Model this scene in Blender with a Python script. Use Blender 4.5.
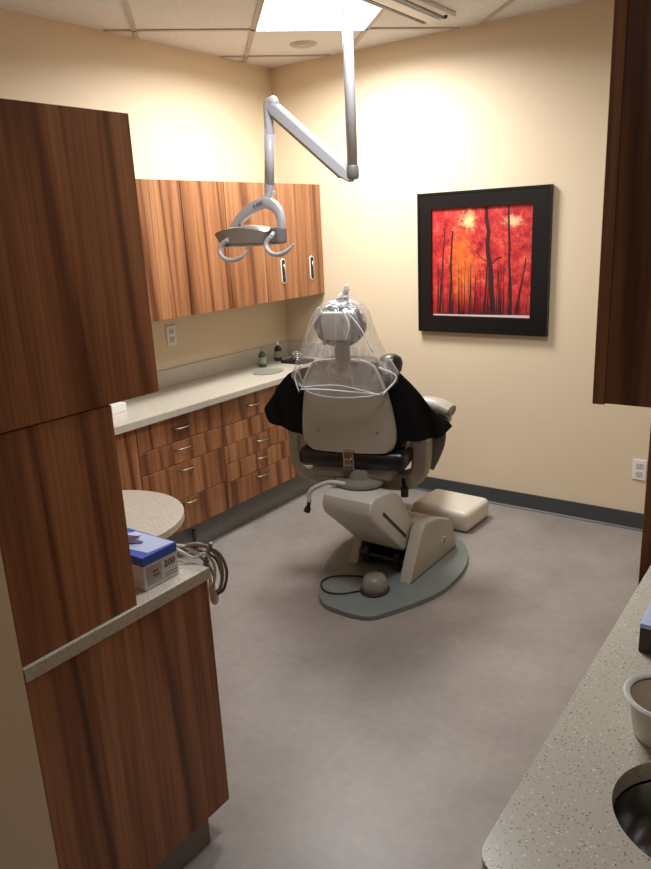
import bpy, bmesh, math, random
from mathutils import Vector, Matrix, noise
random.seed(7)
sc = bpy.context.scene
for o in list(bpy.data.objects): bpy.data.objects.remove(o)
PI = math.pi
COL = bpy.context.collection

# ------------------------------------------------------------------ camera
cam_d = bpy.data.cameras.new('camera'); cam = bpy.data.objects.new('camera', cam_d); COL.objects.link(cam)
yaw, pitch, roll, fpx = 0.6317, 0.27633, -0.04845, 728.43
f_ = Vector((-math.sin(yaw)*math.cos(pitch), math.cos(yaw)*math.cos(pitch), -math.sin(pitch)))
r_ = Vector((math.cos(yaw), math.sin(yaw), 0)); u_ = r_.cross(f_)
r2 = r_*math.cos(roll) + u_*math.sin(roll); u2 = -r_*math.sin(roll) + u_*math.cos(roll)
m = Matrix((r2, u2, -f_)).transposed().to_4x4(); m.translation = Vector((3.289, -4.085, 1.7213))
cam.matrix_world = m
cam_d.sensor_fit = 'VERTICAL'; cam_d.sensor_height = 36.0; cam_d.lens = fpx/869*36.0
cam_d.clip_start = 0.02
sc.camera = cam

# ------------------------------------------------------------------ world, lights, exposure
w = bpy.data.worlds.new('world'); sc.world = w; w.use_nodes = True
bg = w.node_tree.nodes['Background']; bg.inputs[0].default_value = (1.0, 0.93, 0.85, 1); bg.inputs[1].default_value = 0.08
def area(name, loc, sx, sy, power, rot=(0, 0, 0), col=(1, 1, 1), spread=PI):
    l = bpy.data.lights.new(name, 'AREA'); l.shape = 'RECTANGLE'; l.size = sx; l.size_y = sy; l.energy = power; l.color = col; l.spread = spread
    o = bpy.data.objects.new(name, l); o.location = loc; o.rotation_euler = rot; COL.objects.link(o); return o
area('troffer_light', (0.92, -0.80, 2.715), 0.56, 0.56, 45, (0, 0, PI/4), (1.0, 0.985, 0.96), 2.9)
area('second_troffer_light', (2.06, -1.98, 2.735), 0.56, 0.56, 26, (0, 0, PI/4), (0.96, 0.98, 1.0), 2.9)
area('entry_light', (2.65, -5.3, 2.71), 0.5, 0.5, 2.5, (0, 0, 0), (0.85, 0.92, 1.0))
sc.view_settings.view_transform = 'Standard'; sc.view_settings.look = 'None'
sc.view_settings.gamma = 1; sc.view_settings.use_curve_mapping = False
sc.view_settings.exposure = 0.03

# ------------------------------------------------------------------ materials
def s2l(c): return tuple(((x/255)/12.92 if x/255 <= .04045 else ((x/255+.055)/1.055)**2.4) for x in c)
def mat(name, col, rough=.5, metal=0., spec=None, **k):
    mm = bpy.data.materials.new(name); mm.use_nodes = True; b = mm.node_tree.nodes['Principled BSDF']
    b.inputs['Base Color'].default_value = (*s2l(col), 1); b.inputs['Roughness'].default_value = rough; b.inputs['Metallic'].default_value = metal
    if spec is not None: b.inputs['Specular IOR Level'].default_value = spec
    for kk, v in k.items(): b.inputs[kk.replace('_', ' ')].default_value = v
    return mm
def nodes(mm): return mm.node_tree.nodes, mm.node_tree.links, mm.node_tree.nodes['Principled BSDF']
def ramp(N, stops, interp='LINEAR'):
    r = N.new('ShaderNodeValToRGB'); r.color_ramp.interpolation = interp
    while len(r.color_ramp.elements) < len(stops): r.color_ramp.elements.new(.5)
    for e, (p, c) in zip(r.color_ramp.elements, stops): e.position = p; e.color = (*s2l(c), 1)
    return r
def mixc(N, L, fac, a, b, mode='MIX'):
    x = N.new('ShaderNodeMix'); x.data_type = 'RGBA'; x.blend_type = mode
    for sock, v in ((x.inputs[0], fac), (x.inputs[6], a), (x.inputs[7], b)):
        if isinstance(v, (int, float)): sock.default_value = v
        elif isinstance(v, tuple): sock.default_value = (*v, 1)
        else: L.new(v, sock)
    return x.outputs[2]
def coords(N, L, scale=(1, 1, 1), rand=0.0):
    tc = N.new('ShaderNodeTexCoord'); mp = N.new('ShaderNodeMapping'); mp.inputs['Scale'].default_value = scale
    L.new(tc.outputs['Object'], mp.inputs['Vector'])
    if rand:
        oi = N.new('ShaderNodeObjectInfo'); mu = N.new('ShaderNodeMath'); mu.operation = 'MULTIPLY'; mu.inputs[1].default_value = rand
        L.new(oi.outputs['Random'], mu.inputs[0]); cb = N.new('ShaderNodeCombineXYZ')
        for i in range(3): L.new(mu.outputs[0], cb.inputs[i])
        L.new(cb.outputs[0], mp.inputs['Location'])
    return mp.outputs[0]
def wood(name, dark, mid, light, streak=1.0, rough=.38):
    mm = mat(name, mid, rough); N, L, b = nodes(mm)
    v = coords(N, L, (1, 1, 1), 30)
    def nz(scale, sz, det, dist=0):
        mp = N.new('ShaderNodeMapping'); mp.inputs['Scale'].default_value = (scale, scale, sz); L.new(v, mp.inputs['Vector'])
        n = N.new('ShaderNodeTexNoise'); n.inputs['Scale'].default_value = 1; n.inputs['Detail'].default_value = det; n.inputs['Distortion'].default_value = dist
        L.new(mp.outputs[0], n.inputs['Vector']); return n.outputs['Fac']
    broad = nz(11, .42, 3, .8); fine = nz(110, 3.5, 3); mid_n = nz(26, .8, 3, .8)
    r1 = ramp(N, [(.28, dark), (.46, mid), (.68, light)]); L.new(broad, r1.inputs[0])
    r2_ = ramp(N, [(.36, (196, 182, 170)), (.5, (240, 237, 233)), (.7, (255, 255, 255))]); L.new(mid_n, r2_.inputs[0])
    c1 = mixc(N, L, .8*streak, r1.outputs[0], r2_.outputs[0], 'MULTIPLY')
    r3 = ramp(N, [(.35, (205, 198, 190)), (.6, (255, 255, 255))]); L.new(fine, r3.inputs[0])
    c2 = mixc(N, L, .6, c1, r3.outputs[0], 'MULTIPLY')
    # thin dark growth lines
    mp = N.new('ShaderNodeMapping'); mp.inputs['Scale'].default_value = (1, 1, .055); L.new(v, mp.inputs['Vector'])
    wv = N.new('ShaderNodeTexWave'); wv.wave_type = 'BANDS'; wv.bands_direction = 'DIAGONAL'; wv.inputs['Scale'].default_value = 3.4; wv.inputs['Distortion'].default_value = 7
    wv.inputs['Detail'].default_value = 2; wv.inputs['Detail Scale'].default_value = 1.1
    L.new(mp.outputs[0], wv.inputs['Vector'])
    r4 = ramp(N, [(.0, (140, 112, 94)), (.09, (225, 215, 208)), (.3, (255, 255, 255))]); L.new(wv.outputs['Fac'], r4.inputs[0])
    c3 = mixc(N, L, .75*streak, c2, r4.outputs[0], 'MULTIPLY')
    L.new(c3, b.inputs['Base Color']); return mm
M = {}
M['wood'] = wood('laminate_wood', (150, 99, 65), (172, 117, 78), (190, 135, 93))
M['edge_wood'] = mat('door_edge_wood', (120, 74, 46), .5)
M['shadow_gap'] = mat('dark_carcass', (40, 26, 18), .8)
def painted(name, col, rough, bump=.03, sc_=220, var=.0):
    mm = mat(name, col, rough); N, L, b = nodes(mm); v = coords(N, L)
    n = N.new('ShaderNodeTexNoise'); n.inputs['Scale'].default_value = sc_; n.inputs['Detail'].default_value = 2; L.new(v, n.inputs['Vector'])
    bp = N.new('ShaderNodeBump'); bp.inputs['Strength'].default_value = bump; bp.inputs['Distance'].default_value = .002
    L.new(n.outputs['Fac'], bp.inputs['Height']); L.new(bp.outputs[0], b.inputs['Normal'])
    return mm
M['wall'] = painted('cream_wall_paint', (226, 209, 180), .55, .12)
M['white_plastic'] = mat('white_plastic', (235, 235, 232), .35)
M['chrome'] = mat('brushed_nickel', (190, 185, 178), .25, 1)
M['pull'] = mat('satin_pull_metal', (150, 140, 126), .42, 1)
M['lid'] = mat('worktop_lid_grey', (140, 138, 128), .4)
M['steel'] = mat('stainless_steel', (170, 168, 165), .18, 1)
M['black'] = mat('black_plastic', (16, 16, 17), .4)
M['rubber'] = mat('black_rubber', (22, 24, 24), .6)
M['kick'] = mat('grey_toe_kick', (122, 121, 115), .5)
M['base'] = mat('charcoal_vinyl_base', (62, 66, 68), .5)
M['chair'] = mat('warm_grey_chair_shell', (164, 158, 145), .38)
M['chair_light'] = mat('light_grey_cover', (186, 184, 176), .32)
M['chair_trim'] = mat('chair_trim_grey', (120, 116, 108), .4)
M['vinyl'] = mat('black_vinyl', (14, 14, 16), .3)
M['drape'] = mat('black_drape', (7, 7, 8), .75, spec=.2)
M['brown_vinyl'] = mat('brown_grey_vinyl', (84, 76, 66), .45)
M['greyvinyl'] = mat('dark_grey_vinyl', (62, 62, 64), .35)
M['lamp'] = mat('lamp_light_grey', (205, 208, 215), .25)
M['lamphead'] = mat('lamp_head_grey', (150, 144, 138), .3)
M['lampdark'] = mat('lamp_grey_side', (120, 118, 116), .35)
M['frame'] = mat('picture_frame_black', (12, 12, 14), .35)
M['cream_plastic'] = mat('cream_plastic', (214, 204, 190), .4)
M['red'] = mat('emblem_red', (130, 50, 40), .5)
M['navy'] = mat('emblem_navy', (60, 70, 130), .5)
# ceiling tile
mm = mat('ceiling_tile', (214, 208, 200), .9); N, L, b = nodes(mm); v = coords(N, L)
n = N.new('ShaderNodeTexNoise'); n.inputs['Scale'].default_value = 160; n.inputs['Detail'].default_value = 3; L.new(v, n.inputs['Vector'])
r = ramp(N, [(.35, (218, 219, 220)), (.6, (234, 235, 236))]); L.new(n.outputs['Fac'], r.inputs[0]); L.new(r.outputs[0], b.inputs['Base Color']); M['tile'] = mm
M['tbar'] = mat('ceiling_grid_metal', (188, 182, 174), .5)
# floor
mm = mat('sheet_vinyl_floor', (150, 142, 136), .42); N, L, b = nodes(mm); v = coords(N, L)
n1 = N.new('ShaderNodeTexNoise'); n1.inputs['Scale'].default_value = 2.3; n1.inputs['Detail'].default_value = 6; n1.inputs['Roughness'].default_value = .6; L.new(v, n1.inputs['Vector'])
n2 = N.new('ShaderNodeTexNoise'); n2.inputs['Scale'].default_value = 30; n2.inputs['Detail'].default_value = 3; L.new(v, n2.inputs['Vector'])
ra = ramp(N, [(.3, (132, 126, 122)), (.5, (144, 137, 132)), (.7, (155, 148, 142))]); L.new(n1.outputs['Fac'], ra.inputs[0])
rb = ramp(N, [(.35, (246, 245, 244)), (.65, (255, 255, 255))]); L.new(n2.outputs['Fac'], rb.inputs[0])
c1 = mixc(N, L, 1.0, ra.outputs[0], rb.outputs[0], 'MULTIPLY')
bk = N.new('ShaderNodeTexBrick'); bk.offset = 0; bk.inputs['Scale'].default_value = 1; bk.inputs['Mortar Size'].default_value = .0018
bk.inputs['Brick Width'].default_value = .915; bk.inputs['Row Height'].default_value = .915
bk.inputs['Color1'].default_value = (1, 1, 1, 1); bk.inputs['Color2'].default_value = (1, 1, 1, 1); bk.inputs['Mortar'].default_value = (.85, .85, .85, 1)
mp = N.new('ShaderNodeMapping'); mp.inputs['Location'].default_value = (-.2, .36, 0); L.new(v, mp.inputs['Vector']); L.new(mp.outputs[0], bk.inputs['Vector'])
c2 = mixc(N, L, .6, c1, bk.outputs['Color'], 'MULTIPLY'); L.new(c2, b.inputs['Base Color']); M['floor'] = mm
# speckled solid surface
def speckle(name, base, rough=.24):
    mm = mat(name, base, rough); N, L, b = nodes(mm); v = coords(N, L)
    cur = None
    for k, (scl, th, colr) in enumerate(((110, .17, (120, 110, 96)), (170, .22, (150, 140, 124)), (120, .2, (228, 224, 214)), (75, .085, (62, 56, 48)))):
        vo = N.new('ShaderNodeTexVoronoi'); vo.inputs['Scale'].default_value = scl; vo.inputs['Randomness'].default_value = 1
        mp = N.new('ShaderNodeMapping'); mp.inputs['Location'].default_value = (k*3.1, k*1.7, k*2.3); L.new(v, mp.inputs['Vector']); L.new(mp.outputs[0], vo.inputs['Vector'])
        mt = N.new('ShaderNodeMath'); mt.operation = 'LESS_THAN'; mt.inputs[1].default_value = th; L.new(vo.outputs['Distance'], mt.inputs[0])
        # drop most cells at random
        sp = N.new('ShaderNodeSeparateColor'); L.new(vo.outputs['Color'], sp.inputs[0])
        g = N.new('ShaderNodeMath'); g.operation = 'GREATER_THAN'; g.inputs[1].default_value = .35; L.new(sp.outputs[0], g.inputs[0])
        a = N.new('ShaderNodeMath'); a.operation = 'MULTIPLY'; L.new(mt.outputs[0], a.inputs[0]); L.new(g.outputs[0], a.inputs[1])
        cur = mixc(N, L, a.outputs[0], cur if cur is not None else s2l(base), s2l(colr))
    L.new(cur, b.inputs['Base Color']); return mm
M['counter'] = speckle('speckled_solid_surface', (196, 190, 176))
# emissive diffuser
mm = mat('light_diffuser', (255, 255, 255), .5); N, L, b = nodes(mm)
b.inputs['Emission Color'].default_value = (1, .98, .95, 1); b.inputs['Emission Strength'].default_value = 6; M['emit'] = mm
# glove box print; the pale blue also carries the painted highlights of its top
M['boxblue'] = mat('box_blue', (52, 92, 190), .35); M['boxwhite'] = mat('box_white', (214, 214, 222), .4); M['boxlilac'] = mat('box_pale_blue', (188, 202, 236), .35)
M['boxdark'] = mat('box_dark_print', (58, 50, 62), .5); M['tissue'] = mat('lilac_glove', (188, 192, 226), .6)
M['boxbrown'] = mat('box_dark_side', (66, 52, 46), .5)
M['green'] = mat('green_bottle', (52, 84, 62), .12); M['amber'] = mat('dark_bottle', (46, 44, 36), .12)
M['cable_grey'] = mat('hose_grey', (150, 146, 132), .45); M['cable_brown'] = mat('hose_mauve', (120, 98, 84), .45); M['cable_white'] = mat('hose_cream', (206, 204, 190), .4)
# clear plastic film
mm = bpy.data.materials.new('clear_film'); mm.use_nodes = True; N = mm.node_tree.nodes; L = mm.node_tree.links
for x in list(N): N.remove(x)
out = N.new('ShaderNodeOutputMaterial'); tr = N.new('ShaderNodeBsdfTransparent'); gl = N.new('ShaderNodeBsdfGlossy'); df = N.new('ShaderNodeBsdfDiffuse')
gl.inputs['Roughness'].default_value = .12; df.inputs['Color'].default_value = (.85, .87, .9, 1); tr.inputs['Color'].default_value = (.97, .97, .98, 1)
tc = N.new('ShaderNodeTexCoord'); nz = N.new('ShaderNodeTexNoise'); nz.inputs['Scale'].default_value = 7; nz.inputs['Detail'].default_value = 4; nz.inputs['Distortion'].default_value = 1.6
mp = N.new('ShaderNodeMapping'); mp.inputs['Scale'].default_value = (2.2, 2.2, .8); L.new(tc.outputs['Object'], mp.inputs['Vector']); L.new(mp.outputs[0], nz.inputs['Vector'])
rr = N.new('ShaderNodeValToRGB'); rr.color_ramp.elements[0].position = .5; rr.color_ramp.elements[0].color = (.2, .2, .2, 1); rr.color_ramp.elements[1].position = .68; rr.color_ramp.elements[1].color = (.62, .62, .62, 1)
L.new(nz.outputs['Fac'], rr.inputs[0])
bmp = N.new('ShaderNodeBump'); bmp.inputs['Strength'].default_value = .8; bmp.inputs['Distance'].default_value = .02; L.new(nz.outputs['Fac'], bmp.inputs['Height']); L.new(bmp.outputs[0], gl.inputs['Normal'])
mx1 = N.new('ShaderNodeMixShader'); mx1.inputs[0].default_value = .55; L.new(gl.outputs[0], mx1.inputs[1]); L.new(df.outputs[0], mx1.inputs[2])
mx2 = N.new('ShaderNodeMixShader'); L.new(rr.outputs[0], mx2.inputs[0]); L.new(tr.outputs[0], mx2.inputs[1]); L.new(mx1.outputs[0], mx2.inputs[2])
L.new(mx2.outputs[0], out.inputs['Surface']); M['film'] = mm
M['film_edge'] = mat('film_gathered', (240, 242, 248), .35)
# autumn forest canvas
mm = mat('autumn_canvas', (180, 50, 40), .45); N, L, b = nodes(mm)
tc = N.new('ShaderNodeTexCoord'); mpc = N.new('ShaderNodeMapping'); mpc.inputs['Location'].default_value = (.312, 0, -.098); mpc.inputs['Scale'].default_value = (1, 1, 1)
L.new(tc.outputs['Object'], mpc.inputs['Vector']); v = mpc.outputs[0]
n1 = N.new('ShaderNodeTexNoise'); n1.inputs['Scale'].default_value = 17; n1.inputs['Detail'].default_value = 9; n1.inputs['Roughness'].default_value = .78; L.new(v, n1.inputs['Vector'])
rc = ramp(N, [(.34, (104, 22, 28)), (.45, (176, 34, 42)), (.54, (204, 58, 56)), (.64, (222, 96, 80)), (.74, (236, 150, 112))]); L.new(n1.outputs['Fac'], rc.inputs[0])
def blob(cx, cz, sx, sz, lo, hi):
    mp = N.new('ShaderNodeMapping'); mp.inputs['Location'].default_value = (-cx/sx, 0, -cz/sz); mp.inputs['Scale'].default_value = (1/sx, 1, 1/sz); L.new(v, mp.inputs['Vector'])
    ln = N.new('ShaderNodeVectorMath'); ln.operation = 'LENGTH'; L.new(mp.outputs[0], ln.inputs[0])
    ad = N.new('ShaderNodeMath'); ad.operation = 'MULTIPLY_ADD'; ad.inputs[1].default_value = -2.6; L.new(n1.outputs['Fac'], ad.inputs[0]); L.new(ln.outputs['Value'], ad.inputs[2])
    mr = N.new('ShaderNodeMapRange'); mr.inputs[1].default_value = hi; mr.inputs[2].default_value = lo; L.new(ad.outputs[0], mr.inputs[0]); return mr.outputs[0]
c = rc.outputs[0]
c = mixc(N, L, blob(.20, .30, .13, .36, -1.3, -.45), c, s2l((232, 118, 46)))
c = mixc(N, L, blob(.235, .555, .075, .085, -1.2, -.55), c, s2l((246, 216, 150)))
c = mixc(N, L, blob(.50, .545, .08, .05, -1.2, -.6), c, s2l((240, 196, 150)))
c = mixc(N, L, blob(.30, .02, .5, .14, -1.3, -.45), c, s2l((84, 20, 22)))
L.new(c, b.inputs['Base Color']); M['canvas'] = mm
M['trunk'] = mat('painted_trunk', (58, 18, 22), .5); M['mat_edge'] = mat('print_white_edge', (206, 200, 206), .5)

# ------------------------------------------------------------------ mesh helpers
def BM(): return bmesh.new()
def box(bm, x0, x1, y0, y1, z0, z1, bev=0, seg=2, mi=0, M4=None):
    g = bmesh.ops.create_cube(bm, size=1); vs = g['verts']
    bmesh.ops.scale(bm, vec=(x1-x0, y1-y0, z1-z0), verts=vs); bmesh.ops.translate(bm, vec=((x0+x1)/2, (y0+y1)/2, (z0+z1)/2), verts=vs)
    if M4 is not None: bmesh.ops.transform(bm, matrix=M4, verts=vs)
    fs = {f for v in vs for f in v.link_faces}
    for f in fs: f.material_index = mi
    if bev:
        es = {e for v in vs for e in v.link_edges}
        bmesh.ops.bevel(bm, geom=list(es), offset=bev, segments=seg, profile=.5, affect='EDGES')
    return bm
def chaikin(pts, n=2, closed=True):
    pts = [Vector(p) for p in pts]
    for _ in range(n):
        q = []
        k = len(pts)
        rng = range(k) if closed else range(k-1)
        if not closed: q.append(pts[0])
        for i in rng:
            a, b_ = pts[i], pts[(i+1) % k]
            q += [a*.75+b_*.25, a*.25+b_*.75]
        if not closed: q.append(pts[-1])
        pts = q
    return pts
def prism(bm, pts3, vec, bev=0, seg=2, mi=0):
    """closed outline of 3D points extruded along vec"""
    vec = Vector(vec); vs = [bm.verts.new(p) for p in pts3]; f = bm.faces.new(vs)
    ws = [bm.verts.new(Vector(p)+vec) for p in pts3]; g = bm.faces.new(list(reversed(ws)))
    n = len(vs); fs = [f, g]
    for i in range(n):
        fs.append(bm.faces.new((vs[(i+1) % n], vs[i], ws[i], ws[(i+1) % n])))
    for q in fs: q.material_index = mi
    if bev:
        es = set(f.edges) | set(g.edges)
        bmesh.ops.bevel(bm, geom=list(es), offset=bev, segments=seg, profile=.5, affect='EDGES')
    return bm
def tube(bm, path, rad, n=10, caps=True, flat=None, mi=0):
    path = [Vector(p) for p in path]; rads = rad if isinstance(rad, (list, tuple)) else [rad]*len(path)
    t0 = (path[1]-path[0]).normalized(); up = Vector((0, 0, 1)) if abs(t0.z) < .9 else Vector((1, 0, 0)); s = t0.cross(up).normalized(); rings = []
    for i, p in enumerate(path):
        t = (path[min(i+1, len(path)-1)]-path[max(i-1, 0)]).normalized()
        s = (s - t*s.dot(t)).normalized(); q = t.cross(s)
        fx, fy = flat if flat else (1, 1)
        rings.append([bm.verts.new(p + s*math.cos(2*PI*k/n)*rads[i]*fx + q*math.sin(2*PI*k/n)*rads[i]*fy) for k in range(n)])
    for a, b_ in zip(rings, rings[1:]):
        for k in range(n):
            f = bm.faces.new((a[k], a[(k+1) % n], b_[(k+1) % n], b_[k])); f.material_index = mi; f.smooth = True
    if caps:
        f = bm.faces.new(list(reversed(rings[0]))); f.material_index = mi; f = bm.faces.new(rings[-1]); f.material_index = mi
    return bm
def ribbon(bm, path, hw, ht, side):
    """rectangular bar swept along path; side = fixed width direction"""
    path = [Vector(p) for p in path]; side = Vector(side).normalized(); rings = []
    for i, p in enumerate(path):
        t = (path[min(i+1, len(path)-1)]-path[max(i-1, 0)]).normalized(); q = t.cross(side).normalized()
        hh = ht[i] if isinstance(ht, (list, tuple)) else ht
        rings.append([bm.verts.new(p+side*hw*a+q*hh*b_) for a, b_ in ((-1, -.7), (-.8, -1), (.8, -1), (1, -.7), (1, .7), (.8, 1), (-.8, 1), (-1, .7))])
    for a, b_ in zip(rings, rings[1:]):
        for k in range(8): bm.faces.new((a[k], a[(k+1) % 8], b_[(k+1) % 8], b_[k]))
    bm.faces.new(list(reversed(rings[0]))); bm.faces.new(rings[-1]); return bm
def lathe(bm, prof, n=32, c=(0, 0, 0), sy=1.0, mi=0, smooth=True):
    rings = []
    for r, z in prof:
        if r < 1e-6: rings.append([bm.verts.new((c[0], c[1], c[2]+z))])
        else: rings.append([bm.verts.new((c[0]+r*math.cos(2*PI*k/n), c[1]+sy*r*math.sin(2*PI*k/n), c[2]+z)) for k in range(n)])
    for a, b_ in zip(rings, rings[1:]):
        for k in range(n):
            k2 = (k+1) % n
            q = [a[0] if len(a) == 1 else a[k], a[0] if len(a) == 1 else a[k2], b_[0] if len(b_) == 1 else b_[k2], b_[0] if len(b_) == 1 else b_[k]]
            u = []
            for x in q:
                if x not in u: u.append(x)
            if len(u) > 2:
                f = bm.faces.new(u); f.material_index = mi; f.smooth = smooth
    return bm
def spline(pts, n=8):
    P = [Vector(p) for p in pts]; P = [2*P[0]-P[1]] + P + [2*P[-1]-P[-2]]; o = []
    for i in range(1, len(P)-2):
        for k in range(n):
            t = k/n; a, b_, c, d = P[i-1], P[i], P[i+1], P[i+2]
            o.append(.5*((2*b_)+(c-a)*t+(2*a-5*b_+4*c-d)*t*t+(3*b_-a-3*c+d)*t**3))
    o.append(P[-2]); return o
def obj(name, bm, m_, parent=None, xf=None, smooth=False, auto=None):
    """link as one mesh object; vertices are in world space unless parent frame transform handled by xf"""
    if xf is not None: bmesh.ops.transform(bm, matrix=xf, verts=bm.verts[:])
    if parent is not None:
        bmesh.ops.translate(bm, vec=-ROOT[parent.name], verts=bm.verts[:]); off = ROOT[parent.name]
    else: off = Vector((0, 0, 0))
    bmesh.ops.recalc_face_normals(bm, faces=bm.faces[:])
    me = bpy.data.meshes.new(name); bm.to_mesh(me); bm.free()
    for mx in (m_ if isinstance(m_, list) else [m_]): me.materials.append(mx)
    if smooth:
        for p in me.polygons: p.use_smooth = True
    o = bpy.data.objects.new(name, me); COL.objects.link(o)
    if parent is not None: o.parent = parent
    ROOT[o.name] = off
    if auto:
        for p in me.polygons: p.use_smooth = True
        me.set_sharp_from_angle(angle=math.radians(auto))
    return o
ROOT = {}
def thing(name, loc, label, cat, group=None):
    o = bpy.data.objects.new(name, None); o.empty_display_size = .1; COL.objects.link(o); o.location = loc; ROOT[o.name] = Vector(loc)
    tag(o, label, cat, group); return o
def tag(o, label, cat, group=None):
    o['label'] = label; o['category'] = cat
    if group: o['group'] = group
    return o
def struct(name, bm, m_):
    o = obj(name, bm, m_); o['kind'] = 'structure'; return o
def solo(name, bm, m_, label, cat, group=None, auto=None, base=None):
    """one-mesh thing with its origin at its base"""
    if base is not None:
        bmesh.ops.translate(bm, vec=-Vector(base), verts=bm.verts[:])
    o = obj(name, bm, m_, auto=auto)
    if base is not None: o.location = base; ROOT[o.name] = Vector(base)
    return tag(o, label, cat, group)
def dup(root, loc, label, group=None):
    r = root.copy(); COL.objects.link(r); r.location = loc; r['label'] = label
    for ch in root.children:
        c = ch.copy(); COL.objects.link(c); c.parent = r
        for g in ch.children:
            d = g.copy(); COL.objects.link(d); d.parent = c
    return r

H = 2.74
CT = .853
# ------------------------------------------------------------------ the setting
struct('floor', box(BM(), -.15, 3.75, -6.2, .15, -.1, 0), M['floor'])
struct('wall_left', box(BM(), -.15, 0, -3.9, .15, 0, H), M['wall'])
struct('wall_back', box(BM(), 0, 3.75, 0, .15, 0, H), M['wall'])
struct('wall_right', box(BM(), 3.56, 3.75, -6.2, 0, 0, H), M['wall'])
struct('wall_near', box(BM(), 0, 1.955, -4.35, -3.385, 0, H), M['wall'])
bb = BM(); prism(bb, [(.42, 0, .1), (.42, -.008, .1), (.42, -.011, .012), (.42, -.02, .003), (.42, -.02, 0), (.42, 0, 0)], (2.45, 0, 0))
struct('baseboard_back', bb, M['base'])
# ceiling: plank plus tiles and T-bars on a grid turned 45 degrees
struct('ceiling', box(BM(), -.15, 3.75, -6.2, .15, H, H+.1), M['tile'])
tb = BM()
def on_line(kind, k):
    """segment of the 45 degree line x+y=k or y-x=k clipped to the room"""
    pts = []
    x0, x1, y0, y1 = 0, 3.56, -4.4, 0
    for x in (x0, x1):
        y = k-x if kind == 's' else k+x
        if y0 <= y <= y1: pts.append((x, y))
    for y in (y0, y1):
        x = k-y if kind == 's' else y-k
        if x0 < x < x1: pts.append((x, y))
    return pts[:2]
def bar(kind, k):
    p = on_line(kind, k)
    if len(p) < 2: return
    a, b_ = Vector((*p[0], 0)), Vector((*p[1], 0)); d = (b_-a); L_ = d.length
    if L_ < .1: return
    ang = math.atan2(d.y, d.x)
    xf = Matrix.Translation((a+b_)/2+Vector((0, 0, H-.004))) @ Matrix.Rotation(ang, 4, 'Z')
    box(tb, -L_/2+.02, L_/2-.02, -.012, .012, -.003, .003, M4=xf)
for i in range(-5, 6): bar('d', -1.364+.862*i)
for i in range(-5, 5): bar('s', -.260+.862*i)
o = struct('trim_1', tb, M['tbar'])
def diag(bm, s0, s1, d0, d1, z0, z1, bev=0):
    """box in ceiling grid coordinates: s = x+y, d = y-x"""
    P = [((s-d)/2, (s+d)/2) for s, d in ((s0, d0), (s1, d0), (s1, d1), (s0, d1))]
    prism(bm, [(x, y, z0) for x, y in P], (0, 0, z1-z0), bev)
    return bm
# ceiling light
tl = thing('ceiling_light', (.92, -.80, H-.007), 'bright square ceiling light panel above the dental chair', 'ceiling light')
fr = BM(); s0, s1, d0, d1 = -.246, .585, -2.195, -1.364
for a in ((s0, s0+.008, d0, d1), (s1-.008, s1, d0, d1), (s0+.008, s1-.008, d0, d0+.008), (s0+.008, s1-.008, d1-.008, d1)):
    diag(fr, *a, H-.012, H-.004)
obj('light_frame', fr, M['white_plastic'], tl)
obj('diffuser', diag(BM(), s0+.004, s1-.004, d0+.004, d1-.004, H-.009, H-.005), M['emit'], tl)
# ceiling speaker disc
sd = lathe(BM(), [(0, -.012), (.055, -.012), (.058, -.008), (.07, -.008), (.078, -.004), (.08, 0)], 36, (.54, -.36, H-.0))
solo('ceiling_speaker', sd, M['tbar'], 'small round grille on the ceiling near the corner of the room', 'speaker', base=(.54, -.36, H-.012), auto=40)
# slot diffuser
vn = thing('air_vent', (1.38, -.6, H), 'long slotted air vent on the ceiling right of the light panel', 'vent')
v1 = BM(); box(v1, 1.27, 1.47, -.97, -.30, H-.022, H-.001, .004)
obj('vent_body', v1, M['tile'], vn)
for x in (1.302, 1.42):
    obj('slot', box(BM(), x-.010, x+.010, -.95, -.325, H-.026, H-.0215), M['black'], vn)
obj('louver', box(BM(), 1.325, 1.395, -.95, -.325, H-.03, H-.0215, .003), M['white_plastic'], vn)
obj('adjuster_knob', lathe(BM(), [(0, -.034), (.008, -.034), (.01, -.022)], 16, (1.445, -.37, H)), M['black'], vn)

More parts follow.
